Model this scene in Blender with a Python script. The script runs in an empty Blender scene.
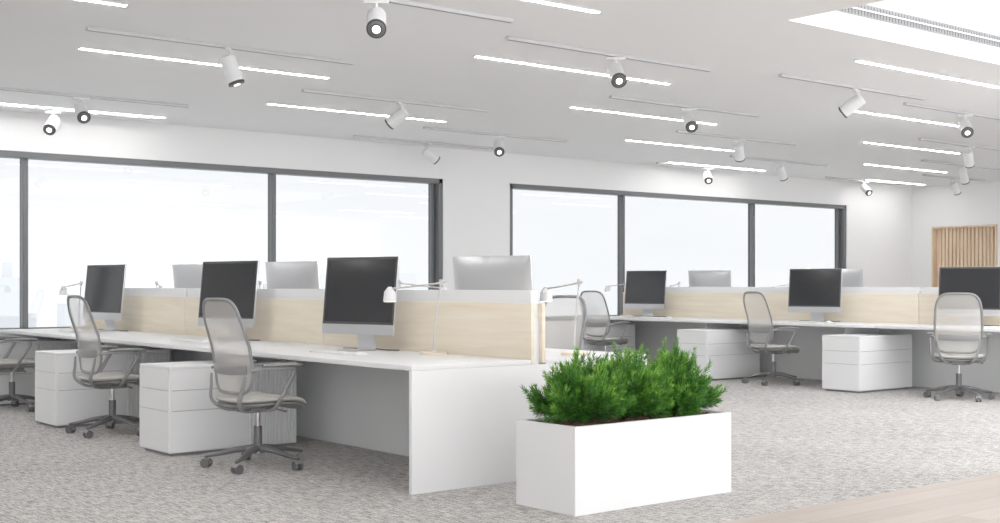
import bpy, bmesh, math, random
from mathutils import Vector, Matrix
random.seed(7)
D=bpy.data
scene=bpy.context.scene
COL=scene.collection

# ---------------------------------------------------------------- materials
def nt(name):
    m=D.materials.new(name); m.use_nodes=True
    n=m.node_tree.nodes; l=m.node_tree.links
    return m,n,l,n['Principled BSDF']
def pmat(name,col,rough=.5,metal=0,spec=.5,noise=0,nscale=30,bump=0,emis=None,estr=0,coat=0):
    m,n,l,b=nt(name)
    b.inputs['Base Color'].default_value=(*col,1)
    b.inputs['Roughness'].default_value=rough
    b.inputs['Metallic'].default_value=metal
    b.inputs['Specular IOR Level'].default_value=spec
    b.inputs['Coat Weight'].default_value=coat
    if emis:
        b.inputs['Emission Color'].default_value=(*emis,1); b.inputs['Emission Strength'].default_value=estr
    if noise or bump:
        tc=n.new('ShaderNodeTexCoord'); t=n.new('ShaderNodeTexNoise'); t.inputs['Scale'].default_value=nscale
        t.inputs['Detail'].default_value=4
        l.new(tc.outputs['Object'],t.inputs['Vector'])
        if noise:
            r=n.new('ShaderNodeMapRange'); r.inputs['To Min'].default_value=1-noise; r.inputs['To Max'].default_value=1+noise
            l.new(t.outputs['Fac'],r.inputs['Value'])
            mx=n.new('ShaderNodeVectorMath'); mx.operation='SCALE'; mx.inputs[0].default_value=col
            l.new(r.outputs['Result'],mx.inputs['Scale']); l.new(mx.outputs[0],b.inputs['Base Color'])
        if bump:
            bp=n.new('ShaderNodeBump'); bp.inputs['Strength'].default_value=bump; bp.inputs['Distance'].default_value=.002
            l.new(t.outputs['Fac'],bp.inputs['Height']); l.new(bp.outputs[0],b.inputs['Normal'])
    return m

M={}
M['wall']=pmat('wall_paint',(.80,.80,.805),.8,noise=.01,nscale=3,spec=.2)
M['ceil']=pmat('ceiling_paint',(.91,.91,.915),.85,noise=.01,nscale=2,spec=.2)
M['white']=pmat('white_laminate',(.74,.745,.755),.4,noise=.006,nscale=5,spec=.3)
M['white2']=pmat('white_powdercoat',(.77,.78,.79),.45,noise=.006,nscale=9,spec=.4)
M['seam']=pmat('shadow_gap',(.20,.20,.21),.7)
M['trackw']=pmat('track_profile_grey',(.55,.55,.56),.5,noise=.01,nscale=9)
M['frame']=pmat('window_frame_anthracite',(.10,.105,.11),.45,noise=.02,nscale=12)
M['grey']=pmat('chair_grey_plastic',(.20,.20,.202),.42,noise=.02,nscale=20)
M['greyd']=pmat('chair_base_grey',(.115,.115,.12),.35,metal=.3)
M['black']=pmat('black_rubber',(.03,.03,.03),.5)
M['alu']=pmat('brushed_aluminium',(.60,.61,.63),.32,metal=.75,noise=.02,nscale=60)
M['chrome']=pmat('polished_metal',(.6,.6,.6),.15,metal=1)
M['screen']=pmat('dark_screen_glass',(.015,.016,.018),.10,spec=.45)
M['led']=pmat('led_diffuser',(1,1,1),.5,emis=(1,.99,.975),estr=54)
M['lens']=pmat('spot_lens',(.9,.9,.85),.3,emis=(1,.96,.88),estr=3)
M['soil']=pmat('bark_soil',(.08,.042,.025),.9,noise=.6,nscale=60,bump=1)
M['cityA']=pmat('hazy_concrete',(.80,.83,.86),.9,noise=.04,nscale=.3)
M['seat']=pmat('seat_fabric',(.45,.435,.41),.85,noise=.12,nscale=260,bump=.4)

def wood(name,c1,c2,scale=(1,1,14),nsc=2.2):
    m,n,l,b=nt(name); b.inputs['Roughness'].default_value=.5
    tc=n.new('ShaderNodeTexCoord'); mp=n.new('ShaderNodeMapping'); mp.inputs['Scale'].default_value=scale
    t=n.new('ShaderNodeTexNoise'); t.inputs['Scale'].default_value=nsc; t.inputs['Detail'].default_value=6; t.inputs['Distortion'].default_value=.6
    r=n.new('ShaderNodeValToRGB'); r.color_ramp.elements[0].color=(*c1,1); r.color_ramp.elements[1].color=(*c2,1)
    r.color_ramp.elements[0].position=.3; r.color_ramp.elements[1].position=.7
    l.new(tc.outputs['Object'],mp.inputs[0]); l.new(mp.outputs[0],t.inputs['Vector']); l.new(t.outputs['Fac'],r.inputs[0]); l.new(r.outputs[0],b.inputs['Base Color'])
    return m
M['birch']=wood('birch_veneer',(.74,.64,.49),(.83,.75,.615),(1,.6,9))
M['oak']=wood('oak_slats',(.60,.42,.27),(.77,.60,.42),(6,6,.8))

def meshfab(name,col,op):
    m,n,l,b=nt(name)
    b.inputs['Base Color'].default_value=(*col,1); b.inputs['Roughness'].default_value=.7
    tc=n.new('ShaderNodeTexCoord'); w=n.new('ShaderNodeTexWave'); w.bands_direction='Z'; w.inputs['Scale'].default_value=45
    w.inputs['Distortion'].default_value=0
    l.new(tc.outputs['Object'],w.inputs['Vector'])
    r=n.new('ShaderNodeMapRange'); r.inputs['To Min'].default_value=op-.12; r.inputs['To Max'].default_value=op+.12
    l.new(w.outputs['Fac'],r.inputs['Value'])
    tr=n.new('ShaderNodeBsdfTransparent'); mx=n.new('ShaderNodeMixShader')
    l.new(r.outputs[0],mx.inputs[0]); l.new(tr.outputs[0],mx.inputs[1]); l.new(b.outputs[0],mx.inputs[2])
    l.new(mx.outputs[0],n['Material Output'].inputs['Surface'])
    return m
M['mesh']=meshfab('chair_mesh_weave',(.70,.68,.645),.50)

def glassmat():
    m=D.materials.new('window_glass'); m.use_nodes=True; n=m.node_tree.nodes; l=m.node_tree.links; n.clear()
    o=n.new('ShaderNodeOutputMaterial'); tr=n.new('ShaderNodeBsdfTransparent'); tr.inputs[0].default_value=(.236,.241,.245,1)
    g=n.new('ShaderNodeBsdfGlossy'); g.inputs['Roughness'].default_value=.02
    mx=n.new('ShaderNodeMixShader'); mx.inputs[0].default_value=.055; l.new(tr.outputs[0],mx.inputs[1]); l.new(g.outputs[0],mx.inputs[2]); l.new(mx.outputs[0],o.inputs[0])
    return m
M['glass']=glassmat()

def carpet():
    m,n,l,b=nt('woven_carpet'); b.inputs['Roughness'].default_value=.95; b.inputs['Specular IOR Level'].default_value=.1
    tc=n.new('ShaderNodeTexCoord')
    def nz(sc,scale,det=3):
        mp=n.new('ShaderNodeMapping'); mp.inputs['Scale'].default_value=sc
        t=n.new('ShaderNodeTexNoise'); t.inputs['Scale'].default_value=scale; t.inputs['Detail'].default_value=det; t.inputs['Roughness'].default_value=.7
        l.new(tc.outputs['Object'],mp.inputs[0]); l.new(mp.outputs[0],t.inputs['Vector']); return t.outputs['Fac']
    a=nz((1,7,1),12); c=nz((7,1,1),9); d=nz((1,1,1),90,2); e=nz((1,1,1),.6,2)
    def add(x,y,op='ADD',k=None):
        q=n.new('ShaderNodeMath'); q.operation=op; l.new(x,q.inputs[0])
        if k is None: l.new(y,q.inputs[1])
        else: q.inputs[1].default_value=k
        return q.outputs[0]
    s=add(add(add(a,c),d),None,'MULTIPLY',.333)
    s=add(add(s,None,'MULTIPLY',.94),add(e,None,'MULTIPLY',.06))
    r=n.new('ShaderNodeValToRGB'); r.color_ramp.elements[0].position=.425; r.color_ramp.elements[1].position=.58
    r.color_ramp.elements[0].color=(.15,.142,.135,1); r.color_ramp.elements[1].color=(.66,.64,.62,1)
    l.new(s,r.inputs[0]); l.new(r.outputs[0],b.inputs['Base Color'])
    bp=n.new('ShaderNodeBump'); bp.inputs['Strength'].default_value=.5; bp.inputs['Distance'].default_value=.006
    l.new(s,bp.inputs['Height']); l.new(bp.outputs[0],b.inputs['Normal'])
    return m
M['carpet']=carpet()
def planks():
    m,n,l,b=nt('pale_plank_floor'); b.inputs['Roughness'].default_value=.45
    tc=n.new('ShaderNodeTexCoord'); br=n.new('ShaderNodeTexBrick'); br.inputs['Scale'].default_value=1
    br.inputs['Brick Width'].default_value=1.5; br.inputs['Row Height'].default_value=.18; br.inputs['Mortar Size'].default_value=.002
    br.inputs['Color1'].default_value=(.37,.31,.265,1); br.inputs['Color2'].default_value=(.46,.395,.345,1); br.inputs['Mortar'].default_value=(.25,.20,.17,1)
    l.new(tc.outputs['Object'],br.inputs['Vector'])
    mp=n.new('ShaderNodeMapping'); mp.inputs['Scale'].default_value=(1,12,1); t=n.new('ShaderNodeTexNoise'); t.inputs['Scale'].default_value=3; t.inputs['Detail'].default_value=5
    l.new(tc.outputs['Object'],mp.inputs[0]); l.new(mp.outputs[0],t.inputs['Vector'])
    r=n.new('ShaderNodeMapRange'); r.inputs['To Min'].default_value=.8; r.inputs['To Max'].default_value=1.1; l.new(t.outputs['Fac'],r.inputs['Value'])
    v=n.new('ShaderNodeVectorMath'); v.operation='SCALE'; l.new(br.outputs['Color'],v.inputs[0]); l.new(r.outputs[0],v.inputs['Scale']); l.new(v.outputs[0],b.inputs['Base Color'])
    return m
M['planks']=planks()
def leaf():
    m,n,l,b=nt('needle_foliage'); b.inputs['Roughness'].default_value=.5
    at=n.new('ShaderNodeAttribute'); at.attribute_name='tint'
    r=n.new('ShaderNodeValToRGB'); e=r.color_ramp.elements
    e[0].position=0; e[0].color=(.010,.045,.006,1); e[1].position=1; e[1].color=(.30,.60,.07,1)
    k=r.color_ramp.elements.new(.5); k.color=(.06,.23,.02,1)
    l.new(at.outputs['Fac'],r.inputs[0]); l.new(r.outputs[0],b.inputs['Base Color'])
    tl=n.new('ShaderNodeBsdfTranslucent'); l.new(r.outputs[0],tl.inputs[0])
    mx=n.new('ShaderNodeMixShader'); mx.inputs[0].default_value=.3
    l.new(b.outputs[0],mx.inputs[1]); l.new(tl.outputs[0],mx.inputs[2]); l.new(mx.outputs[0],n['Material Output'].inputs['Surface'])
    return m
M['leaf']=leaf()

# ---------------------------------------------------------------- mesh builder
class B:
    def __init__(s): s.bm=bmesh.new(); s.mats=[]
    def mi(s,k):
        if k not in s.mats: s.mats.append(k)
        return s.mats.index(k)
    def _merge(s,t,k,Mx=None):
        i=s.mi(k)
        if Mx is not None: bmesh.ops.transform(t,matrix=Mx,verts=t.verts)
        vm={}
        for v in t.verts: vm[v]=s.bm.verts.new(v.co)
        for f in t.faces:
            try:
                nf=s.bm.faces.new([vm[v] for v in f.verts]); nf.material_index=i
            except ValueError: pass
        t.free()
    def box(s,lo,hi,k,bev=0,seg=2,Mx=None):
        t=bmesh.new(); bmesh.ops.create_cube(t,size=1)
        for v in t.verts:
            v.co=Vector([ (lo[a]+hi[a])/2+v.co[a]*(hi[a]-lo[a]) for a in range(3)])
        if bev: bmesh.ops.bevel(t,geom=t.edges[:],offset=bev,segments=seg,affect='EDGES',profile=.5)
        s._merge(t,k,Mx)
    def cyl(s,p0,p1,r0,r1,k,seg=20,cap=True,Mx=None):
        p0=Vector(p0);p1=Vector(p1); d=p1-p0
        t=bmesh.new(); bmesh.ops.create_cone(t,cap_ends=cap,segments=seg,radius1=r0,radius2=r1,depth=d.length)
        q=Vector((0,0,1)).rotation_difference(d.normalized()).to_matrix().to_4x4()
        bmesh.ops.transform(t,matrix=Matrix.Translation((p0+p1)/2)@q,verts=t.verts)
        s._merge(t,k,Mx)
    def tube(s,pts,r,k,closed=False,sub=5,seg=10,up=Vector((0,0,1)),Mx=None):
        P=[Vector(p) for p in pts]; n=len(P)
        if not hasattr(r,'__len__'): r=[(r,r)]*n
        r=[(x,x) if not hasattr(x,'__len__') else x for x in r]
        Q=[];R=[]
        for i in range(n if closed else n-1):
            a=P[(i-1)%n] if closed or i>0 else P[0]; b=P[i]; c=P[(i+1)%n]; d=P[(i+2)%n] if closed or i+2<n else P[-1]
            for j in range(sub):
                t=j/sub
                Q.append(.5*((2*b)+(c-a)*t+(2*a-5*b+4*c-d)*t*t+(3*b-a-3*c+d)*t**3))
                r0=r[i]; r1=r[(i+1)%n]; R.append((r0[0]*(1-t)+r1[0]*t, r0[1]*(1-t)+r1[1]*t))
        if not closed: Q.append(P[-1]); R.append(r[-1])
        t=bmesh.new(); rings=[]; N=len(Q); side=None
        for i in range(N):
            if closed: T=(Q[(i+1)%N]-Q[i-1]).normalized()
            else: T=(Q[min(i+1,N-1)]-Q[max(i-1,0)]).normalized()
            if side is None:
                side=T.cross(up)
                if side.length<.05: side=T.cross(Vector((1,0,0)))
            side=(side-T*side.dot(T)).normalized(); nn=side.cross(T)
            rings.append([t.verts.new(Q[i]+side*math.cos(2*math.pi*j/seg)*R[i][0]+nn*math.sin(2*math.pi*j/seg)*R[i][1]) for j in range(seg)])
        for i in range(N if closed else N-1):
            A=rings[i];C=rings[(i+1)%N]
            for j in range(seg):
                t.faces.new([A[j],A[(j+1)%seg],C[(j+1)%seg],C[j]])
        if not closed:
            t.faces.new(rings[0][::-1]); t.faces.new(rings[-1])
        bmesh.ops.recalc_face_normals(t,faces=t.faces[:])
        s._merge(t,k,Mx)
    def grid(s,f,nu,nv,k,Mx=None):
        t=bmesh.new(); V=[[t.verts.new(f(i/nu,j/nv)) for j in range(nv+1)] for i in range(nu+1)]
        for i in range(nu):
            for j in range(nv): t.faces.new([V[i][j],V[i+1][j],V[i+1][j+1],V[i][j+1]])
        s._merge(t,k,Mx)
    def mesh(s,name,ang=.6):
        bm=s.bm; bm.normal_update()
        for f in bm.faces: f.smooth=True
        for e in bm.edges:
            if len(e.link_faces)==2 and e.calc_face_angle(0)>ang: e.smooth=False
        me=D.meshes.new(name); bm.to_mesh(me); bm.free()
        for k in s.mats: me.materials.append(M[k])
        return me
def put(name,me,loc=(0,0,0),rz=0,parent=None,sx=1):
    o=D.objects.new(name,me); o.location=loc; o.rotation_euler=(0,0,math.radians(rz)); COL.objects.link(o)
    if sx!=1: o.scale=(sx,1,1)
    if parent: o.parent=parent
    return o
def boxobj(name,lo,hi,k,bev=0,parent=None):
    b=B(); b.box([lo[i]-0 for i in range(3)],hi,k,bev); return put(name,b.mesh(name),parent=parent)
def empty(name,loc=(0,0,0)):
    e=D.objects.new(name,None); e.location=loc; e.empty_display_size=.2; COL.objects.link(e); return e

# ---------------------------------------------------------------- room shell
H=3.3; YW=15.5; XR=24.04; XL=-6.0; YB=-5.0
boxobj('floor',(XL,4.25,-.2),(XR+.3,YW+.3,0),'carpet')
boxobj('floor_planks',(XL,YB,-.2),(XR+.3,4.25,0),'planks')
b=B(); sx0,sx1,sy0,sy1=8.05,16.0,1.6,6.3
b.box((XL,YB,H),(sx0,YW+.3,H+.25),'ceil'); b.box((sx1,YB,H),(XR+.3,YW+.3,H+.25),'ceil')
b.box((sx0,sy1,H),(sx1,YW+.3,H+.25),'ceil'); b.box((sx0,YB,H),(sx1,sy0,H+.25),'ceil')
put('ceiling',b.mesh('ceiling'))
b=B(); w=.12; zt=H+.9
b.box((sx0-w,sy0-w,H+.25),(sx0,sy1+w,zt),'wall'); b.box((sx1,sy0-w,H+.25),(sx1+w,sy1+w,zt),'wall')
b.box((sx0,sy0-w,H+.25),(sx1,sy0,zt),'wall'); b.box((sx0,sy1,H+.25),(sx1,sy1+w,zt),'wall')
put('skylight_shaft_1',b.mesh('skylight_well'))  # walls of the skylight well, rising above the ceiling opening
b=B(); gz0,gz1=3.46,3.57
b.box((sx0+.35,sy1-.006,gz0),(sx1-.3,sy1-.001,gz1),'grey')
x=sx0+.38
while x<sx1-.33:
    b.box((x,sy1-.012,gz0+.012),(x+.014,sy1-.004,gz1-.012),'seam'); x+=.045
b.box((sx0+.35,sy1-.016,gz0+.05),(sx1-.3,sy1-.004,gz0+.062),'alu')
put('air_vent_grille',b.mesh('air_vent_grille'))

WZ0,WZ1=.60,2.82
w1=(1.2,11.45); w2=(12.77,21.7)
b=B()
b.box((XL,YW,0),(XR+.3,YW+.3,WZ0),'wall'); b.box((XL,YW,WZ1),(XR+.3,YW+.3,H),'wall')
b.box((XL,YW,WZ0),(w1[0],YW+.3,WZ1),'wall'); b.box((w1[1],YW,WZ0),(w2[0],YW+.3,WZ1),'wall'); b.box((w2[1],YW,WZ0),(XR+.3,YW+.3,WZ1),'wall')
put('wall_back',b.mesh('wall_back'))
oy0,oy1,oz=13.53,15.02,2.43
b=B()
b.box((XR,YB,0),(XR+.3,oy0,H),'wall'); b.box((XR,oy1,0),(XR+.3,YW,H),'wall'); b.box((XR,oy0,oz),(XR+.3,oy1,H),'wall')
put('wall_right',b.mesh('wall_right'))
boxobj('wall_left',(XL-.3,YB,0),(XL,YW+.3,H),'wall')
b=B(); g=.004
b.box((XR+.12,oy0+g,0),(XR+.2,oy1-g,oz-g),'oak')
y=oy0+.05
while y<oy1-.08:
    b.box((XR+.085,y,0),(XR+.12,y+.06,oz-.03),'oak',.004,1); y+=.085
b.box((XR-.02,oy0+g,0),(XR+.12,oy0+.04,oz-g),'oak'); b.box((XR-.02,oy1-.04,0),(XR+.12,oy1-g,oz-g),'oak'); b.box((XR-.02,oy0+.04,oz-.04),(XR+.12,oy1-.04,oz-g),'oak')
put('door_1',b.mesh('slatted_wood_door'))
boxobj('baseboard_back',(XL,YW-.015,0),(XR-.016,YW,.09),'white')
boxobj('baseboard_right',(XR-.015,YB,0),(XR,oy0-.03,.09),'white')
def window(name,x0,x1,mull):
    b=B(); y0=YW+.10; y1=YW+.2; f=.075
    b.box((x0,y0-.09,WZ0),(x0+f,y1,WZ1),'frame',.004,1); b.box((x1-f,y0-.09,WZ0),(x1,y1,WZ1),'frame',.004,1)
    b.box((x0,y0-.09,WZ1-f),(x1,y1,WZ1),'frame',.004,1); b.box((x0,y0,WZ0),(x1,y1,WZ0+f),'frame',.004,1)
    b.box((x0+f+.02,y0+.01,WZ0+f),(x0+f+.07,y1-.01,WZ1-f),'frame'); b.box((x1-f-.07,y0+.01,WZ0+f),(x1-f-.02,y1-.01,WZ1-f),'frame')
    for m in mull: b.box((m-.032,y0-.03,WZ0+f),(m+.032,y1,WZ1-f),'frame',.004,1)
    b.grid(lambda u,v:Vector((x0+f+u*(x1-x0-2*f),y0+.048,WZ0+f+v*(WZ1-WZ0-2*f))),1,1,'glass')
    b.box((x0,YW-.02,WZ0-.03),(x1,y0,WZ0),'white2')
    put(name,b.mesh(name))
window('window_1',w1[0],w1[1],[1.9,5.17,8.58])
window('window_2',w2[0],w2[1],[15.39,18.87])

b=B(); rr=random.Random(3)
for i in range(60):
    yy=rr.uniform(170,330); ang=rr.uniform(.20,1.9)
    xx=yy*ang if i<34 else yy*(rr.uniform(.26,.33) if i<44 else rr.uniform(.34,.8))
    hh=rr.uniform(0,7) if 34<=i<44 else rr.uniform(-14,-2)
    if i>=44: hh=rr.uniform(-4,-.5)
    ww=rr.uniform(2.5,7)
    b.box((xx,yy,-60),(xx+ww,yy+ww,hh),'cityA')
    if i>=34: b.box((xx+ww*.3,yy+1,hh),(xx+ww*.6,yy+ww*.6,hh+2),'cityA')
put('distant_city_buildings',b.mesh('distant_city_buildings'))

# ---------------------------------------------------------------- ceiling fixtures
b=B(); L=2.55
b.box((-L/2,-.03,-.012),(L/2,.03,0),'white2'); b.box((-L/2+.01,-.021,-.015),(L/2-.01,.021,-.011),'led')
strip=b.mesh('led_strip')
odd=[-1.73+0,4.1,9.95,15.75,21.45]; even=[-4.7,1.2,7.05,12.85,18.65]
for x in odd:
    for y in (-.9,3.05,7.0,10.95,14.85):
        if y>14 and x==9.95: continue
        k=.8 if x>21 else 1
        if x+L*k<XR and not(x+L>sx0-.1 and x<sx1 and sy0-.2<y<sy1+.2): put('led_ceiling_light',strip,(x+L*k/2,y,H-.001),sx=k)
for x in even:
    for y in (-2.9,1.1,5.1,9.05,12.95):
        if x+L<XR and not(x+L>sx0-.1 and x<sx1 and sy0-.2<y<sy1+.2): put('led_ceiling_light',strip,(x+L/2,y,H-.001))
b=B()
b.box((-L/2,-.024,-.028),(L/2,.024,0),'trackw',.002,1); b.box((-L/2+.01,-.009,-.0285),(L/2-.01,.009,-.02),'seam')
track=b.mesh('lighting_track')
def spotmesh(tilt):
    b=B()
    b.box((-.09,-.018,-.055),(.09,.018,-.030),'white2',.003,1)
    b.cyl((0,0,-.055),(0,0,-.13),.011,.011,'white2',12)
    T=Matrix.Translation((0,0,-.165))@Matrix.Rotation(tilt,4,'X')
    b.cyl((0,0,.06),(0,0,-.165),.070,.070,'white2',28,True,T)
    b.cyl((0,0,.06),(0,0,.072),.070,.058,'white2',28,True,T)
    b.cyl((0,0,-.165),(0,0,-.183),.072,.072,'black',28,True,T)
    b.cyl((0,0,-.1835),(0,0,-.186),.062,.058,'greyd',28,True,T)
    b.cyl((0,0,-.186),(0,0,-.189),.042,.040,'black',28,True,T)
    b.cyl((0,0,-.189),(0,0,-.192),.030,.027,'lens',20,True,T)
    return b.mesh('track_spotlight')
sp={a:spotmesh(math.radians(a)) for a in (20,38,55)}
spots=[(5.05,7.65,55,236),(5.1,10.05,20,-40),(8.0,8.2,55,238),(8.12,11.8,55,120),(11.0,10.05,55,236),(5.15,13.7,55,262),(5.3,15.0,55,235),
(11.0,13.6,55,236),(10.8,15.0,55,-10),(11.3,7.95,55,110),(14.0,8.3,55,222),(13.9,11.75,38,30),(16.9,15.0,55,230),(17.05,13.5,38,10),
(21.6,15.0,55,250),(17.3,10.2,38,20),(20.1,11.95,38,10),(22.4,13.5,38,0)]
for (x,y,t,hd) in spots:
    k=.85 if x>22 else 1
    put('lighting_track',track,(x,y,H-.001),sx=k); put('track_spotlight',sp[t],(x,y,H-.001),hd-90)

# ---------------------------------------------------------------- bench desks
DZ=.74
def bench(dx):
    e=empty('bench_desk',(dx,0,0)); x0,x1=4.15,6.07; xc=5.11; y0,y1=5.92,13.33
    def bo(n,lo,hi,k,bev=.002): 
        boxobj(n,lo,hi,k,bev,parent=e)
    bo('end_panel_1',(x0,y0,0),(x1,y0+.03,DZ-.0305),'white'); bo('end_panel_2',(x0,y1-.03,0),(x1,y1,DZ-.0305),'white')
    ys=[y0,8.39,10.86,y1]
    for i in range(3):
        bo('desktop_front_%d'%(i+1),(x0,ys[i]+.001,DZ-.03),(xc-.06,ys[i+1]-.001,DZ),'white')
        bo('desktop_back_%d'%(i+1),(xc+.06,ys[i]+.001,DZ-.03),(x1,ys[i+1]-.001,DZ),'white')
        bo('screen_front_%d'%(i+1),(xc-.058,ys[i]+.003,DZ-.02),(xc-.032,ys[i+1]-.003,1.09),'birch')
        bo('screen_back_%d'%(i+1),(xc+.032,ys[i]+.003,DZ-.02),(xc+.058,ys[i+1]-.003,1.09),'birch')
        bo('top_tray_%d'%(i+1),(xc-.03,ys[i]+.04,1.0),(xc+.03,ys[i+1]-.002,1.17),'white2',.004)
    for i,yy in enumerate((8.93,11.1)):
        bo('leg_panel_%d'%(i+1),(x0+.25,yy,0),(xc-.06,yy+.03,DZ-.031),'white')
        bo('leg_panel_b%d'%(i+1),(xc+.06,yy,0),(x1-.25,yy+.03,DZ-.031),'white')
    bo('spine_panel_1',(xc-.055,y0+.031,.0),(xc-.035,y1-.031,DZ-.031),'white2')
    bo('spine_panel_2',(xc+.035,y0+.031,.0),(xc+.055,y1-.031,DZ-.031),'white2')
    bo('cable_core',(xc-.03,y0+.031,.1),(xc+.03,y1-.031,1.0),'white2')
for dx in (0,8.1): bench(dx)

def cab(ribs):
    b=B(); Lx,Ly,Hz=1.02,.50,.63
    b.box((.03,.03,0),(Lx-.03,Ly-.03,.03),'seam')
    b.box((.006,.006,.02),(Lx,Ly,Hz-.004),'white',.003,1)
    b.box((0,0,Hz-.02),(Lx,Ly,Hz),'white',.003,1)
    zs=[.025,.315,.46,Hz-.024]
    b.box((.004,.03,.03),(.0065,Ly-.03,Hz-.03),'seam'); b.box((.03,.004,.03),((.58 if ribs else Lx-.03),.0065,Hz-.03),'seam')
    xe=.6 if ribs else Lx-.004
    for i in range(3):
        b.box((-.004,.004,zs[i]+.002),(.006,Ly-.004,zs[i+1]-.002),'white',.001,1)
        b.box((.004,-.004,zs[i]+.002),(xe,.006,zs[i+1]-.002),'white',.001,1)
    if ribs:
        x=.625
        while x<Lx-.02:
            b.box((x,-.010,.03),(x+.013,.007,Hz-.03),'white',.002,1); x+=.026
    return b.mesh('drawer_cabinet')
ca,cb=cab(True),cab(False)
for y in (8.29,10.52,12.78):
    put('drawer_cabinet',ca,(3.74,y,0)); put('drawer_cabinet',cb,(11.84,y,0))
for y in (8.35,10.55):
    put('drawer_cabinet',cb,(6.48,y+.5,0),180)
    put('drawer_cabinet',cb,(14.58,y+.5,0),180)

# ---------------------------------------------------------------- computer monitor
def monitor():
    b=B(); W,Hh=.69,.55; zb=.115
    T=Matrix.Translation((0,.0,zb))@Matrix.Rotation(math.radians(-6),4,'X')
    def back(u,v):
        x=(u-.5)*W; z=v*Hh
        e=(1-abs(2*u-1)**2.6)*(1-abs(2*v-1)**2.6)
        return Vector((x,.008+.045*e**.6,z))
    b.grid(back,24,20,'alu',T)
    b.box((-W/2,-.006,0),(W/2,.0085,Hh),'alu',.003,2,T)
    b.box((-W/2+.004,-.0085,.070),(W/2-.004,-.0055,Hh-.004),'black',.001,1,T)
    b.box((-W/2+.02,-.0095,.088),(W/2-.02,-.008,Hh-.022),'screen',0,1,T)
    w=.085
    prof=[(.05,.20),(.075,.13),(.10,.06),(.098,.012),(.06,.005),(-.10,.005)]
    b.tube([(0,p[0],p[1]) for p in prof],[(w,.005),(w,.005),(w,.005),(w+.002,.005),(w+.006,.004),(w+.006,.004)],'alu',False,5,12,up=Vector((0,0,1)))
    b.box((-.092,-.11,0),(.092,.105,.008),'alu',.003,2)
    b.tube([(.02,.09,.10),(.02,.13,.03),(-.04,.15,.008),(-.16,.14,.007),(-.24,.11,.007)],.0035,'black',False,6,6)
    b.tube([(-.02,.09,.10),(-.03,.13,.02),(.06,.14,.008),(.20,.09,.007),(.30,.11,.007)],.0045,'black',False,6,6)
    return b.mesh('computer_monitor')
mon=monitor()
for (y,r) in ((7.52,-76),(9.54,-76),(12.22,-80)): put('computer_monitor',mon,(4.80,y,DZ+.0005),r)
for (y,r) in ((7.60,-76),(9.70,-76),(12.64,-80)): put('computer_monitor',mon,(4.80+8.1,y,DZ+.0005),r)
for (y,r) in ((6.76,102),(9.50,100),(11.38,102)): put('computer_monitor',mon,(5.45,y,DZ+.0005),r)
for (y,r) in ((6.87,97),(9.75,92),(11.95,100)): put('computer_monitor',mon,(5.45+8.1,y,DZ+.0005),r)

b=B(); b.box((-.21,-.057,0),(.21,.057,.010),'white2',.003,2)
for r in range(5):
    for c in range(14):
        if r==0 and 3<c<9: continue
        b.box((-.2+c*.0287,-.05+r*.0203,.009),(-.2+c*.0287+.025,-.05+r*.0203+.0175,.013),'white',.001,1)
b.box((-.2+4*.0287,-.05,.009),(-.2+8*.0287+.025,-.0325,.013),'white',.001,1)
kb=b.mesh('keyboard')
b=B()
def mo(u,v):
    t=u*math.pi*2; p=v*math.pi/2
    return Vector((.029*math.cos(t)*math.cos(p),.053*math.sin(t)*math.cos(p),.003+.024*math.sin(p)))
b.grid(mo,24,8,'white'); b.box((-.026,-.045,0),(.026,.045,.006),'white2',.003,1)
ms=b.mesh('computer_mouse')
for dx in (0,8.1):
    for y in (7.35,9.6,12.2):
        put('keyboard',kb,(4.50+dx,y,DZ+.0005),-88); put('computer_mouse',ms,(4.50+dx,y-.34,DZ+.0005),-90)
    for y in (6.87,9.65,11.75):
        put('keyboard',kb,(5.78+dx,y,DZ+.0005),90); put('computer_mouse',ms,(5.78+dx,y+.34,DZ+.0005),90)

b=B()
b.cyl((0,0,0),(0,0,.018),.09,.09,'birch',32); b.cyl((0,0,.018),(0,0,.03),.018,.012,'white2',16)
b.tube([(0,0,.025),(0,.01,.2),(0,.045,.40),(0,.06,.475)],.006,'trackw',False,4,8)
b.tube([(0,.10,.484),(0,.03,.474),(0,-.2,.45),(0,-.36,.437)],.006,'trackw',False,4,8)
b.cyl((0,.06,.46),(0,.06,.50),.014,.014,'trackw',16)
b.cyl((0,-.36,.35),(0,-.36,.415),.046,.038,'white2',24); b.cyl((0,-.36,.415),(0,-.36,.45),.038,.012,'white2',24)
b.cyl((0,-.36,.348),(0,-.36,.352),.038,.038,'lens',20)
lamp=b.mesh('desk_lamp')
for dx in (0,8.1):
    for (x,y,r) in ((4.93,6.78,200),(5.62,12.75,150),(5.75,10.75,170),(5.62,8.1,20),(4.9,13.1,185),(5.62,6.15,170)):
        put('desk_lamp',lamp,(x+dx,y,DZ+.0005),r)

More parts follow.
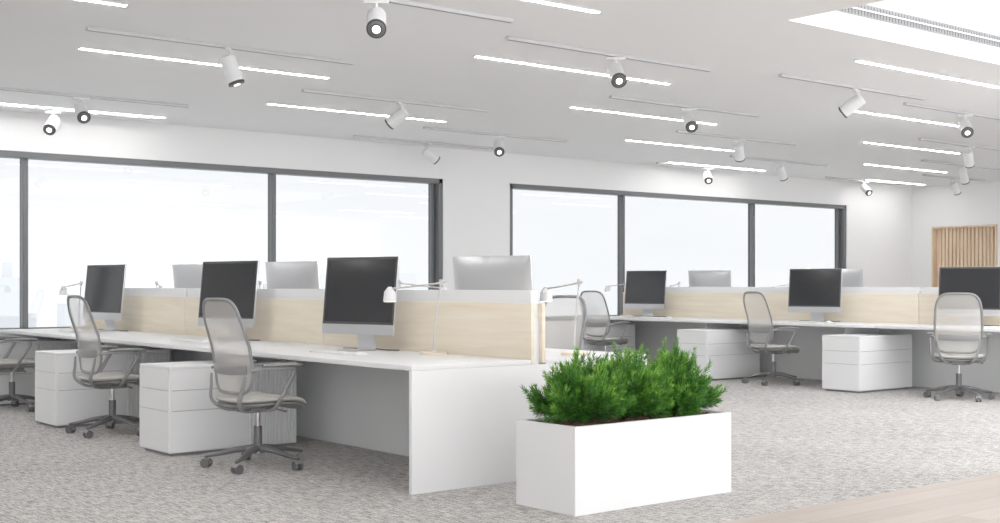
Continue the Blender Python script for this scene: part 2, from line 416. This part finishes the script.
# ---------------------------------------------------------------- office chair (faces +Y)
def chair():
    b=B()
    for i in range(5):
        a=2*math.pi*i/5+.3; c,s=math.cos(a),math.sin(a)
        b.tube([(c*.03,s*.03,.125),(c*.14,s*.14,.115),(c*.25,s*.25,.09),(c*.345,s*.345,.075)],[(.028,.026),(.024,.020),(.019,.015),(.015,.010)],'greyd',False,4,10)
        px,py=c*.335,s*.335
        b.cyl((px,py,.045),(px,py,.085),.009,.009,'black',10)
        rz=a+1.1; tx,ty=math.cos(rz),math.sin(rz)
        for sd in (-1,1):
            q=Vector((px,py,.0305))+Vector((tx,ty,0))*sd*.018
            b.cyl(q-Vector((tx,ty,0))*.010,q+Vector((tx,ty,0))*.010,.0305,.0305,'greyd',20)
        b.tube([Vector((px,py,.03))+Vector((-ty,tx,0))*.03,Vector((px,py,.064)),Vector((px,py,.045))-Vector((-ty,tx,0))*.027],[(.026,.004)]*3,'grey',False,4,8)
    b.cyl((0,0,.09),(0,0,.15),.042,.036,'greyd',24); b.cyl((0,0,.15),(0,0,.27),.029,.029,'greyd',20); b.cyl((0,0,.27),(0,0,.38),.017,.017,'chrome',16)
    b.box((-.075,-.13,.365),(.075,.10,.415),'grey',.014,3)
    b.tube([(.06,.05,.39),(.16,.06,.385),(.24,.06,.38)],[(.006,.006),(.006,.006),(.012,.008)],'grey',False,4,8)
    def seatf(z0,z1,sx,sy,k):
        def f(u,v):
            t=u*2*math.pi; c,s=math.cos(t),math.sin(t); p=(v-.5)*math.pi
            ex=.42; X=math.copysign(abs(c)**ex,c); Y=math.copysign(abs(s)**ex,s)
            rr=math.cos(p)**.35 if abs(v-.5)<.4999 else 0
            x=X*sx*rr; y=Y*sy*rr+.02; 
            h=math.sin(p); z=(z0+z1)/2+(z1-z0)/2*math.copysign(abs(h)**.8,h)
            z+= .012*(x/sx)**2 - .045*max(0,(y-.10)/.15)**2
            x*=1-.10*max(0,-y/.24)
            return Vector((x,y,z))
        b.grid(f,40,14,k)
    seatf(.405,.437,.245,.235,'grey'); seatf(.43,.475,.255,.25,'seat')
    def S(x,s):
        y=-.205-.115*s+.028*math.sin(min(1,s*1.3)*math.pi)+ .55*x*x
        return Vector((x,y,.50+.61*s))
    def out(t,r=1):
        c,s=math.cos(t),math.sin(t); n=.40
        X=math.copysign(abs(c)**n,c)*r; Y=math.copysign(abs(s)**n,s)*r
        sv=.5+.5*Y; wd=.215+.028*math.sin(math.pi*(sv*.8+.05))-.022*sv
        return S(X*wd,sv)
    N=44
    b.tube([out(2*math.pi*i/N) for i in range(N)],[(.013,.011)]*N,'grey',True,1,10,up=Vector((0,1,0)))
    t=bmesh.new(); prev=None; cen=t.verts.new(S(0,.5))
    for r in (.2,.4,.6,.8,.985):
        ring=[t.verts.new(out(2*math.pi*i/N,r)) for i in range(N)]
        for i in range(N):
            if prev is None: t.faces.new([cen,ring[i],ring[(i+1)%N]])
            else: t.faces.new([prev[i],ring[i],ring[(i+1)%N],prev[(i+1)%N]])
        prev=ring
    b._merge(t,'mesh')
    b.tube([S(-.20,.26)+Vector((0,-.02,0)),S(-.1,.25)+Vector((0,-.03,0)),S(0,.245)+Vector((0,-.035,0)),S(.1,.25)+Vector((0,-.03,0)),S(.20,.26)+Vector((0,-.02,0))],[(.004,.03)]*5,'grey',False,4,8,up=Vector((0,0,1)))
    for sd in (-1,1):
        b.tube([(sd*.05,-.08,.385),(sd*.11,-.18,.39),(sd*.17,-.245,.45),(sd*.195,-.235,.54),(sd*.21,-.225,.62)],[(.020,.013),(.018,.012),(.016,.011),(.014,.010),(.010,.008)],'grey',False,5,10)
        b.tube([(sd*.13,-.04,.395),(sd*.235,-.03,.40),(sd*.275,.0,.47),(sd*.285,.06,.57),(sd*.285,.10,.64),(sd*.282,.075,.668),(sd*.278,-.03,.672),(sd*.262,-.13,.668),(sd*.235,-.205,.655)],
               [(.018,.011),(.018,.011),(.016,.011),(.015,.010),(.016,.010),(.018,.010),(.018,.010),(.014,.010),(.010,.009)],'grey',False,5,10)
        b.tube([(sd*.287,.16,.678),(sd*.286,.09,.686),(sd*.280,-.04,.688),(sd*.266,-.13,.684)],[(.022,.010),(.034,.012),(.032,.012),(.020,.010)],'grey',False,5,12)
    return b.mesh('office_chair',.7)
ch=chair()
chairs=[(4.0,7.48,4),(3.98,9.90,0),(3.97,12.35,-4),
 (12.06,7.22,30),(12.16,9.74,-14),(12.05,12.55,6),
 (6.42,7.4,190),(6.45,9.4,180),(6.45,11.65,184),
 (14.55,7.2,180),(14.55,9.4,176),(14.55,11.9,185)]
for x,y,h in chairs: put('office_chair',ch,(x,y,0),h-90)

# ---------------------------------------------------------------- planter and shrubs
px0,px1,py0,py1,pz=4.42,5.65,4.83,5.31,.465
b=B(); w=.022
b.box((px0,py0,0),(px1,py0+w,pz),'white',.002,1); b.box((px0,py1-w,0),(px1,py1,pz),'white',.002,1)
b.box((px0,py0+w,0),(px0+w,py1-w,pz),'white',.002,1); b.box((px1-w,py0+w,0),(px1,py1-w,pz),'white',.002,1)
b.box((px0+w,py0+w,.01),(px1-w,py1-w,.03),'white')
def soil(u,v):
    x=px0+w+u*(px1-px0-2*w); y=py0+w+v*(py1-py0-2*w)
    return Vector((x,y,.440+random.uniform(-.008,.012)))
b.grid(soil,60,28,'soil')
for i in range(260):
    x=random.uniform(px0+.05,px1-.05); y=random.uniform(py0+.05,py1-.05); s=random.uniform(.008,.02)
    Mx=Matrix.Translation((x,y,.450))@Matrix.Rotation(random.random()*6,4,'Z')@Matrix.Rotation(random.random()*.8,4,'X')
    b.box((-s,-s*.6,-s*.3),(s,s*.6,s*.3),'soil',0,1,Mx)
put('planter_box',b.mesh('planter_box'))

def shrub(seed,cx,cy,hgt,rad,ns):
    R=random.Random(seed); vs=[];fs=[];tint=[]
    def quad(a,b_,c,d,t): 
        i=len(vs); vs.extend([a,b_,c,d]); fs.append((i,i+1,i+2,i+3)); tint.extend(t)
    def rv(): return Vector((R.uniform(-1,1),R.uniform(-1,1),R.uniform(-1,1)))
    def stem(a,c,w):
        for s in (Vector((w,0,0)),Vector((0,w,0))): quad(a-s,a+s,c+s,c-s,[.12]*4)
    def brush(base,d,ln,tb):
        n=10; p=base.copy(); d=d.normalized()
        for i in range(n+1):
            f=i/n
            for j in range(8):
                q=rv(); q=(q-d*q.dot(d)).normalized()
                dr=(q*(.85-.45*f)+d*(.55+.35*f)).normalized()
                nl=R.uniform(.034,.060)*(1.05-.3*f); sd=dr.cross(rv()).normalized()*.0023
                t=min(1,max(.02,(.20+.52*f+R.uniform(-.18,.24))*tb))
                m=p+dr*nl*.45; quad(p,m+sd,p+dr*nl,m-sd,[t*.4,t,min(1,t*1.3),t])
            q=p+d*ln/n; stem(p,q,.0014); p=q; d=(d+Vector((R.uniform(-.08,.08),R.uniform(-.08,.08),.03))).normalized()
    for k in range(ns):
        az=R.uniform(0,2*math.pi); q=R.random()**.55; th=q*1.42
        H1=1/math.sqrt((math.sin(th)/rad)**2+(math.cos(th)/hgt)**2)*R.uniform(.66,1.06)
        d=Vector((math.cos(az)*math.sin(th),math.sin(az)*math.sin(th)*.85,math.cos(th)))
        base=Vector((cx+R.uniform(-.04,.04),cy+R.uniform(-.04,.04),.465))
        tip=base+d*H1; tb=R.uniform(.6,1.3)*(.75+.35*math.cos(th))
        stem(base,base+(tip-base)*.75,.003)
        brush(base+(tip-base)*.62,d+Vector((0,0,.25)),H1*.40+.03,tb)
        for f in (.38,.5,.62,.72):
            b0=base+(tip-base)*f; dd=(d+rv()*.8+Vector((0,0,.35)))
            brush(b0,dd,R.uniform(.08,.14),tb*(.45+.65*f))
    me=D.meshes.new('evergreen_shrub'); me.from_pydata([tuple(v) for v in vs],[],fs)
    at=me.attributes.new('tint','FLOAT','POINT'); at.data.foreach_set('value',tint)
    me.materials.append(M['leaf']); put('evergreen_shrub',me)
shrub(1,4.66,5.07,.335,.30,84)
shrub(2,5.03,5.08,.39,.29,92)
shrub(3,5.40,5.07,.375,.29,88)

# ---------------------------------------------------------------- world + camera
w=D.worlds.new('overcast_sky'); scene.world=w; w.use_nodes=True; n=w.node_tree.nodes; l=w.node_tree.links
bg=n['Background']; tc=n.new('ShaderNodeTexCoord'); ns=n.new('ShaderNodeTexNoise'); ns.inputs['Scale'].default_value=3; ns.inputs['Detail'].default_value=4
mp=n.new('ShaderNodeMapping'); mp.inputs['Scale'].default_value=(1,1,4); l.new(tc.outputs['Generated'],mp.inputs[0]); l.new(mp.outputs[0],ns.inputs['Vector'])
r=n.new('ShaderNodeValToRGB'); r.color_ramp.elements[0].color=(.91,.94,.97,1); r.color_ramp.elements[1].color=(1,1,1,1); r.color_ramp.elements[0].position=.35; r.color_ramp.elements[1].position=.6
l.new(ns.outputs['Fac'],r.inputs[0]); l.new(r.outputs[0],bg.inputs['Color']); bg.inputs['Strength'].default_value=4.1

cam=D.cameras.new('camera'); co=D.objects.new('camera',cam); COL.objects.link(co)
cam.sensor_width=36; cam.lens=45.25; cam.shift_y=.0225; cam.clip_end=1000
co.location=(0,0,1.21); co.rotation_euler=(math.pi/2,0,math.radians(50.96-90)); scene.camera=co
scene.view_settings.view_transform='Standard'; scene.view_settings.look='None'; scene.view_settings.exposure=.03; scene.view_settings.gamma=1.22
